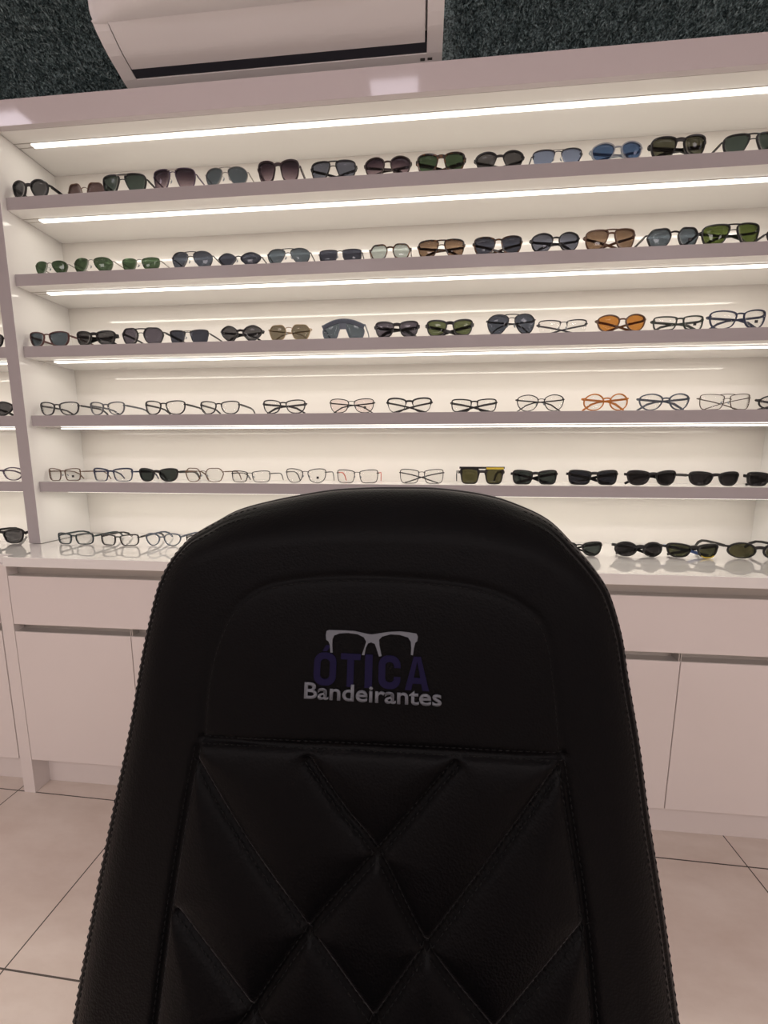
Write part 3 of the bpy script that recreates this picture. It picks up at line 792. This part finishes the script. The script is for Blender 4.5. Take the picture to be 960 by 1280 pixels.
    if 'metalbridge' in ex:
        xx=nas+a*.2
        mb=MB(); mb.add(sweep([(x,wy(x)-.0022,zc+.80*b) for x in np.linspace(-xx,xx,7)],[(.0010,.0010)]*7,6))
        mb.build('brow_bar',frame_mat('silver'),root)['label']='thin silver brow bar'
    # temples
    th=dict(thick=.0042,flat=.0045,mid=.0030,brow=.0026,half=.0022,thin=.0019,wire=.0012,rimless=.0011)[style]
    tw=.0013 if style not in('thick','flat') else .0018
    ys=wy(xh)+.0060
    tm_=fm
    if 'coral' in ex: 
        if 'coral_t' not in FM: FM['coral_t']=principled('coral_acetate',(.62,.085,.045),.35)
        tm_=FM['coral_t']
    for sg in(-1,1):
        mt=tm_
        if 'blue' in ex and sg==-1:
            if 'blue_t' not in FM: FM['blue_t']=principled('blue_acetate',(.10,.17,.42),.35)
            mt=FM['blue_t']
        x=sg*(xh-.0006)
        if mode=='o':
            pth=[(x,ys,zh),(x,ys+.03,zh),(x,ys+.072,zh-.001),(x-sg*.001,ys+.092,zh-.004),(x-sg*.003,ys+.110,zh*.62),(x-sg*.005,ys+.126,th*.9+.0008)]
            sz=[(tw,th),(tw,th),(tw,th*.85),(tw,th*.85),(tw,th*1.0),(tw*.8,th*.75)]
            V,F=sweep(pth,sz,4)
        else:
            yy=ys+.0035+(.0052 if sg>0 else 0)
            s=-sg
            pth=[(x,ys,zh),(x+s*.004,yy,zh-.0005),(x+s*W*.30,yy+.0010,zh-.004),(x+s*W*.58,yy+.0015,zh-.0075),(x+s*W*.74,yy+.0015,zh*.60),(x+s*W*.93,yy+.0010,th*.8+.0016)]
            if W*.5>.05 and (hash_(label)%2): pth[2]=(x+s*W*.26,yy+.001,zh*.80); pth[3]=(x+s*W*.50,yy+.0015,zh*.55); pth[4]=(x+s*W*.68,yy+.0015,zh*.30); pth[5]=(x+s*W*.86,yy+.001,th*.8+.0010)
            sz=[(tw,th),(tw,th),(tw,th),(tw,th*.9),(tw,th*1.05),(tw*.8,th*.8)]
            V,F=sweep(pth,sz,4,up=(0,0,1))
        to=mesh_obj('temple',V,F,mt,root)
        if mt is not fm: to['label']='coral red temple' if 'coral' in ex else 'blue temple'
    if 'yellowbar' in ex:
        if 'yel' not in FM: FM['yel']=principled('yellow_plastic',(.78,.60,.06),.4)
        pts=[(x,wy(x)-.0030,H-.0052) for x in np.linspace(.012,W/2-.005,9)]
        mb=MB(); mb.add(sweep(pts,[(.0010,.0028)]*9,4)); mb.build('brow_accent',FM['yel'],root)['label']='bright yellow brow accent'
    if 'yellowrim' in ex:
        if 'yel' not in FM: FM['yel']=principled('yellow_plastic',(.78,.60,.06),.4)
        lo=[(x,wy(x)-.0026,z-.0012) for x,z,pz in outl[1] if pz<-.62]
        mb=MB(); mb.add(sweep(lo,[(.0010,.0014)]*len(lo),4,up=(0,0,1))); mb.build('rim_accent',FM['yel'],root)['label']='bright yellow lower rim accent'
    return root,nm

def hash_(s): return sum(ord(c)*(i+3) for i,c in enumerate(s))

GL = [
    (1, -1.1829, 0.012, 0.128, 0.0545, 'panto', 'thick', 'black', 'smoke', 'o', '', 'rounded black sunglasses with dark grey lenses'),
    (1, -1.0471, 0.07, 0.1381, 0.0756, 'hex', 'thin', 'brown', 'brownsmoke', 'f', '', 'small faceted sunglasses with brownish smoke lenses'),
    (1, -0.874, 0.012, 0.1473, 0.0548, 'navigator', 'mid', 'black', 'greengrey', 'o', 'double metalbridge', 'large black pilot sunglasses with green-grey lenses'),
    (1, -0.712, 0.012, 0.1387, 0.0589, 'navigator', 'thin', 'plum', 'gradpurple', 'o', 'metalbridge', 'thin metal sunglasses with purple fading lenses'),
    (1, -0.5497, 0.012, 0.1355, 0.0537, 'aviator', 'wire', 'silver', 'slate', 'o', 'double', 'silver wire aviator sunglasses with slate lenses'),
    (1, -0.3901, 0.012, 0.131, 0.0628, 'square', 'thick', 'maroon', 'gradpurple', 'o', '', 'bold dark maroon square sunglasses with fading purple lenses'),
    (1, -0.2275, 0.012, 0.1373, 0.0511, 'navigator', 'mid', 'black', 'bluegrey', 'f', 'double', 'black double-bridge sunglasses with blue-grey lenses'),
    (1, -0.0705, 0.012, 0.138, 0.0519, 'panto', 'mid', 'darkbrown', 'gradpurple', 'f', '', 'dark brown keyhole sunglasses with fading purple lenses'),
    (1, 0.0799, 0.012, 0.1415, 0.0529, 'square', 'thick', 'tortoise', 'green', 'f', '', 'dark tortoise square sunglasses with green lenses'),
    (1, 0.2411, 0.012, 0.1383, 0.0471, 'panto', 'brow', 'black', 'darkgrey', 'f', '', 'black browline sunglasses with charcoal lenses'),
    (1, 0.396, 0.012, 0.1375, 0.0435, 'square', 'half', 'gunmetal', 'steelblue', 'o', 'metalbridge', 'thin half-rim sunglasses with pale steel blue lenses'),
    (1, 0.5511, 0.012, 0.1371, 0.0493, 'panto', 'mid', 'clear', 'blue', 'f', '', 'translucent grey sunglasses with blue lenses'),
    (1, 0.7084, 0.012, 0.1457, 0.0565, 'square', 'thick', 'black', 'olive', 'f', '', 'chunky matt black sunglasses with olive lenses'),
    (1, 0.888, 0.012, 0.1401, 0.0506, 'navigator', 'mid', 'black', 'greengrey', 'o', 'double', 'black double-bridge sunglasses with green-grey lenses'),
    (2, -1.1384, 0.012, 0.1176, 0.0408, 'aviator', 'rimless', 'silver', 'green', 'o', '', 'rimless green-lensed sunglasses nearest the left panel'),
    (2, -0.9979, 0.012, 0.1377, 0.0456, 'aviator', 'rimless', 'silver', 'green', 'o', '', 'larger rimless green-lensed sunglasses'),
    (2, -0.839, 0.012, 0.132, 0.0392, 'square', 'rimless', 'silver', 'green', 'o', '', 'squarish rimless green-lensed sunglasses'),
    (2, -0.672, 0.012, 0.1364, 0.0504, 'aviator', 'wire', 'gunmetal', 'darkblue', 'o', 'double', 'dark wire aviator sunglasses with slate blue lenses'),
    (2, -0.5207, 0.012, 0.1412, 0.0407, 'butterfly', 'wire', 'gunmetal', 'darknavy', 'o', 'double', 'slim wire sunglasses with navy lenses'),
    (2, -0.3674, 0.012, 0.1362, 0.0452, 'aviator', 'wire', 'gunmetal', 'slate', 'o', 'double', 'dark wire aviator sunglasses with teal-grey lenses'),
    (2, -0.2105, 0.012, 0.1336, 0.0376, 'rect', 'wire', 'gunmetal', 'darknavy', 'o', '', 'low narrow sunglasses with dark navy lenses'),
    (2, -0.0622, 0.012, 0.1249, 0.0434, 'hex', 'mid', 'tortoise', 'mirror', 'o', '', 'tortoise faceted sunglasses with pale mirrored lenses'),
    (2, 0.0857, 0.012, 0.139, 0.0505, 'navigator', 'mid', 'tortoise', 'brown', 'f', 'double', 'tortoise double-bridge sunglasses with brown lenses'),
    (2, 0.2457, 0.012, 0.1405, 0.0518, 'square', 'mid', 'tortoise', 'darknavy', 'f', '', 'dark tortoise square sunglasses with near-black lenses'),
    (2, 0.4033, 0.012, 0.1367, 0.0529, 'panto', 'mid', 'black', 'bluegrey', 'f', '', 'black keyhole sunglasses with blue-grey lenses'),
    (2, 0.551, 0.012, 0.1384, 0.0554, 'navigator', 'mid', 'brown', 'brown', 'f', 'top', 'brown pilot sunglasses with brown lenses'),
    (2, 0.7161, 0.012, 0.1408, 0.0507, 'hex', 'mid', 'black', 'slate', 'o', 'sticker', 'black faceted sunglasses with slate lenses'),
    (2, 0.865, 0.012, 0.1522, 0.0557, 'navigator', 'mid', 'black', 'brightgreen', 'f', 'double', 'black double-bridge sunglasses with vivid green lenses'),
    (2, 1.0256, 0.012, 0.1446, 0.0383, 'square', 'mid', 'black', 'slate', 'o', '', 'dark sunglasses half cut by the photo'),
    (3, -1.176, 0.012, 0.1445, 0.049, 'square', 'mid', 'redbrown', 'slate', 'o', '', 'red-brown square sunglasses with slate lenses'),
    (3, -1.0124, 0.012, 0.1412, 0.0472, 'square', 'thick', 'black', 'darkgrey', 'f', '', 'heavy black square sunglasses with grey lenses'),
    (3, -0.8519, 0.012, 0.147, 0.0512, 'hex', 'mid', 'black', 'greypurple', 'o', 'double', 'black double-bridge faceted sunglasses with mauve-grey lenses'),
    (3, -0.6965, 0.012, 0.1351, 0.0421, 'rect', 'half', 'black', 'darknavy', 'o', 'metalbridge', 'half-rim sunglasses with navy lenses'),
    (3, -0.5245, 0.012, 0.14, 0.0494, 'butterfly', 'mid', 'black', 'darkgrey', 'f', '', 'black winged sporty sunglasses with grey lenses'),
    (3, -0.3712, 0.012, 0.1369, 0.0469, 'hex', 'wire', 'gold', 'olivebrown', 'f', '', 'gold wire sunglasses with olive brown lenses'),
    (3, -0.2038, 0.012, 0.1354, 0.059, 'shield', 'mid', 'greyblue', 'slate', 'o', '', 'grey one-piece shield sports sunglasses with perforated brow'),
    (3, -0.0417, 0.012, 0.1378, 0.0492, 'square', 'thick', 'black', 'greypurple', 'f', '', 'black square sunglasses with mauve-grey lenses'),
    (3, 0.1151, 0.012, 0.1432, 0.0493, 'square', 'thick', 'black', 'oliveg', 'f', '', 'black square sunglasses with moss green lenses'),
    (3, 0.2922, 0.012, 0.1411, 0.0585, 'aviator', 'thin', 'black', 'darkblue', 'f', 'top', 'large black aviator sunglasses with slate blue lenses'),
    (3, 0.4383, 0.012, 0.142, 0.0402, 'rect', 'half', 'gunmetal', 'demo', 'f', '', 'half-rim grey eyeglasses with clear lenses'),
    (3, 0.5991, 0.012, 0.1372, 0.0485, 'panto', 'mid', 'brown', 'orange', 'f', '', 'tortoise sunglasses with orange-brown lenses'),
    (3, 0.7519, 0.012, 0.139, 0.0411, 'rect', 'mid', 'darkgreen', 'demo', 'f', 'sticker', 'dark green rectangular eyeglasses with clear lenses'),
    (3, 0.9079, 0.012, 0.1513, 0.052, 'square', 'mid', 'darkblue', 'demo', 'f', 'sticker', 'large dark blue square eyeglasses with clear lenses'),
    (4, -1.1689, 0.014, 0.1451, 0.0463, 'square', 'mid', 'darkgrey', 'demo', 'o', '', 'dark grey square eyeglasses nearest the left panel'),
    (4, -0.9948, 0.014, 0.1275, 0.0444, 'square', 'mid', 'slategrey', 'demo', 'o', '', 'slate grey translucent square eyeglasses with long open temples'),
    (4, -0.7948, 0.014, 0.1432, 0.0463, 'square', 'mid', 'black', 'demo', 'o', '', 'bold black square eyeglasses with open temples'),
    (4, -0.6086, 0.014, 0.1369, 0.0428, 'square', 'mid', 'charcoal', 'demo', 'o', '', 'charcoal square eyeglasses with open temples'),
    (4, -0.397, 0.014, 0.1432, 0.0444, 'square', 'mid', 'darkgrey', 'demo', 'f', '', 'dark grey square eyeglasses with crossed folded temples'),
    (4, -0.1802, 0.014, 0.1443, 0.0453, 'square', 'thin', 'black', 'pink', 'f', 'sticker', 'thin black square eyeglasses with pinkish display lenses'),
    (4, -0.0016, 0.014, 0.1432, 0.0464, 'square', 'brow', 'black', 'demo', 'f', '', 'black browline eyeglasses with crossed temples'),
    (4, 0.1937, 0.014, 0.1408, 0.041, 'rect', 'mid', 'black', 'demo', 'f', '', 'black rectangular eyeglasses with clear lenses'),
    (4, 0.3881, 0.014, 0.1417, 0.0492, 'panto', 'thin', 'black', 'demo', 'f', '', 'large thin black rounded eyeglasses'),
    (4, 0.5737, 0.014, 0.1311, 0.0503, 'round', 'mid', 'amber', 'demo', 'f', '', 'amber orange round eyeglasses'),
    (4, 0.7367, 0.014, 0.1436, 0.0483, 'panto', 'mid', 'greyblue', 'demo', 'f', '', 'blue-grey rounded eyeglasses with crossed temples'),
    (4, 0.8998, 0.014, 0.1402, 0.0462, 'rect', 'wire', 'bronze', 'demo', 'f', 'double', 'fine bronze wire square eyeglasses'),
    (4, 1.0533, 0.014, 0.1336, 0.04, 'round', 'mid', 'black', 'demo', 'f', '', 'black round eyeglasses cut by the right edge'),
    (5, -1.186, 0.028, 0.124, 0.0454, 'rect', 'thin', 'brown', 'demo', 'o', 'sticker', 'thin brown rectangular eyeglasses nearest the left panel'),
    (5, -1.0109, 0.028, 0.1496, 0.0475, 'rect', 'brow', 'darkblue', 'demo', 'o', '', 'dark blue browline eyeglasses with clear lenses'),
    (5, -0.8458, 0.028, 0.1462, 0.0469, 'square', 'thick', 'black', 'greenblack', 'o', '', 'chunky black square sunglasses with dark green lenses'),
    (5, -0.6827, 0.028, 0.1402, 0.0476, 'hex', 'thin', 'brown', 'demo', 'o', '', 'thin brown faceted eyeglasses with open temples'),
    (5, -0.5223, 0.028, 0.1372, 0.0404, 'rect', 'thin', 'charcoal', 'demo', 'o', '', 'thin charcoal rectangular eyeglasses with open temples'),
    (5, -0.3353, 0.028, 0.1389, 0.0477, 'square', 'thin', 'black', 'demo', 'o', 'sticker', 'thin black square eyeglasses with a dark lens mark'),
    (5, -0.166, 0.028, 0.1387, 0.0454, 'rect', 'thin', 'black', 'demo', 'o', 'coral', 'black eyeglasses with coral red temples'),
    (5, 0.0394, 0.028, 0.1437, 0.048, 'rect', 'thin', 'charcoal', 'demo', 'f', '', 'charcoal rectangular eyeglasses with crossed temples'),
    (5, 0.2265, 0.028, 0.1414, 0.055, 'rect', 'flat', 'black', 'yellowolive', 'o', 'yellowbar', 'flat-topped black sunglasses with a yellow brow accent'),
    (5, 0.3873, 0.028, 0.1406, 0.0471, 'rect', 'thick', 'black', 'greenblack', 'f', '', 'black rectangular sunglasses with greenish lenses'),
    (5, 0.5604, 0.028, 0.151, 0.0479, 'rect', 'thick', 'black', 'blackblue', 'f', '', 'black rectangular sunglasses with blue-black lenses'),
    (5, 0.7293, 0.028, 0.1472, 0.0474, 'square', 'thick', 'black', 'black', 'f', '', 'black squarish sunglasses with black lenses and tapering rims'),
    (5, 0.9043, 0.028, 0.1458, 0.0447, 'square', 'thick', 'black', 'black', 'o', '', 'black squarish sunglasses with one temple poking out left'),
    (5, 1.0554, 0.028, 0.128, 0.0441, 'rect', 'thick', 'black', 'black', 'f', '', 'black sunglasses cut by the right edge'),
    (6, -1.1217, -0.0228, 0.1352, 0.0406, 'rect', 'mid', 'teal', 'demo', 'o', '', 'dark teal rectangular eyeglasses'),
    (6, -0.959, -0.0285, 0.1402, 0.0407, 'rect', 'mid', 'charcoal', 'demo', 'o', '', 'charcoal rectangular eyeglasses'),
    (6, -0.8131, -0.0163, 0.1301, 0.0439, 'panto', 'mid', 'greyblue', 'demo', 'o', '', 'blue-grey rounded eyeglasses'),
    (6, -0.6708, -0.0175, 0.1288, 0.0403, 'rect', 'thin', 'charcoal', 'demo', 'o', '', 'thin charcoal eyeglasses half hidden by the chair'),
    (6, 0.5125, -0.0195, 0.1423, 0.0459, 'square', 'mid', 'black', 'greenblack', 'f', '', 'black square sunglasses half hidden by the chair'),
    (6, 0.688, -0.0127, 0.1441, 0.047, 'round', 'thick', 'black', 'black', 'f', '', 'round black sunglasses with near-black lenses'),
    (6, 0.8404, -0.0109, 0.1509, 0.045, 'square', 'thick', 'black', 'oliveblack', 'f', 'blue yellowrim', 'black sunglasses with yellow lower rim and blue temple'),
    (6, 1.021, -0.0078, 0.1664, 0.0495, 'round', 'thick', 'black', 'yellowolive', 'o', '', 'round black sunglasses with olive lenses'),
    (13, -1.4145, 0.012, 0.1508, 0.0476, 'square', 'thick', 'black', 'darkgrey', 'o', '', 'black sunglasses just showing at the photo edge'),
    (14, -1.41, 0.014, 0.15, 0.0497, 'butterfly', 'thick', 'black', 'darkgrey', 'o', '', 'black winged sunglasses with grey lenses'),
    (15, -1.42, 0.028, 0.15, 0.0472, 'panto', 'mid', 'plum', 'demo', 'o', '', 'dark plum rounded eyeglasses with clear lenses'),
    (16, -1.382, -0.029, 0.152, 0.0521, 'square', 'thick', 'black', 'darkgrey', 'o', '', 'black square sunglasses with charcoal lenses'),
]


ROWN={1:'the top shelf',2:'the second shelf',3:'the third shelf',4:'the fourth shelf',5:'the lowest shelf',6:'the countertop'}
ORD=['first','second','third','fourth','fifth','sixth','seventh','eighth','ninth','tenth','eleventh','twelfth','thirteenth','fourteenth','fifteenth']
cnt={}
for (row,cx,y0,W,H,sh,stl,fc,ln,md,ex,look) in GL:
    r=row if row<10 else row-10
    z=SH[r-1][0] if r<6 else (CT if row<10 else CT-.001)
    y0=y0+random.uniform(-.001,.001)
    root,nm=glasses(row,cx,y0,W,H,sh,stl,fc,ln,md,ex,look,z+.0002)
    k=cnt.get(row,0); cnt[row]=k+1
    if row<10:
        lab=look+(', '+ORD[k]+' on ' if r<6 else ' on ')+ROWN[r]
        if len(lab.replace('-',' ').split())>16: lab=look+' on '+ROWN[r]
    else:
        lab=look+', left of the upright on '+ROWN[r]
    tag(root,lab,nm,'eyewear on '+ROWN[r]+(' of the left cabinet' if row>10 else ''))

# ------------------------------------------------------------------ ceiling lights: front row reflects on the fascia, rear row is added fill
for x,wh in ((-.112,'over the chair'),(-2.14,'over the left end of the aisle'),(1.92,'over the right end of the aisle')): ceiling_light(x,-.985,wh)
for x,wh in ((-2.2,'left in the added fill row'),(-.72,'left of centre in the added fill row'),(.72,'right of centre in the added fill row'),(2.2,'right in the added fill row')): ceiling_light(x,-3.05,wh+' behind the viewer',.36,M_FILL)

w=bpy.data.worlds.new('room_world'); SC.world=w; w.use_nodes=True
w.node_tree.nodes['Background'].inputs[0].default_value=(.02,.02,.02,1)

# ------------------------------------------------------------------ camera
cam=bpy.data.cameras.new('camera'); co=bpy.data.objects.new('camera',cam); COL.objects.link(co)
cam.sensor_fit='HORIZONTAL'; cam.sensor_width=36.0; cam.lens=36.0*479.97/960
R=Vector((0.99597516,0.08959559,0.00247146)); U=Vector((-0.01433083,0.13196589,0.99115066)); Fw=Vector((-0.08847658,0.98719686,-0.13271872))
mt=Matrix((( R.x,U.x,-Fw.x),(R.y,U.y,-Fw.y),(R.z,U.z,-Fw.z))).to_4x4(); mt.translation=(0.02994504,-1.19263038,1.07931021)
co.matrix_world=mt; cam.clip_start=.02
SC.camera=co
SC.view_settings.view_transform='Standard'; SC.view_settings.look='None'
SC.view_settings.gamma=1.0; SC.view_settings.use_curve_mapping=False
SC.view_settings.exposure=0.0
SC.cycles.use_adaptive_sampling=False
SC.cycles.sample_clamp_indirect=4.0
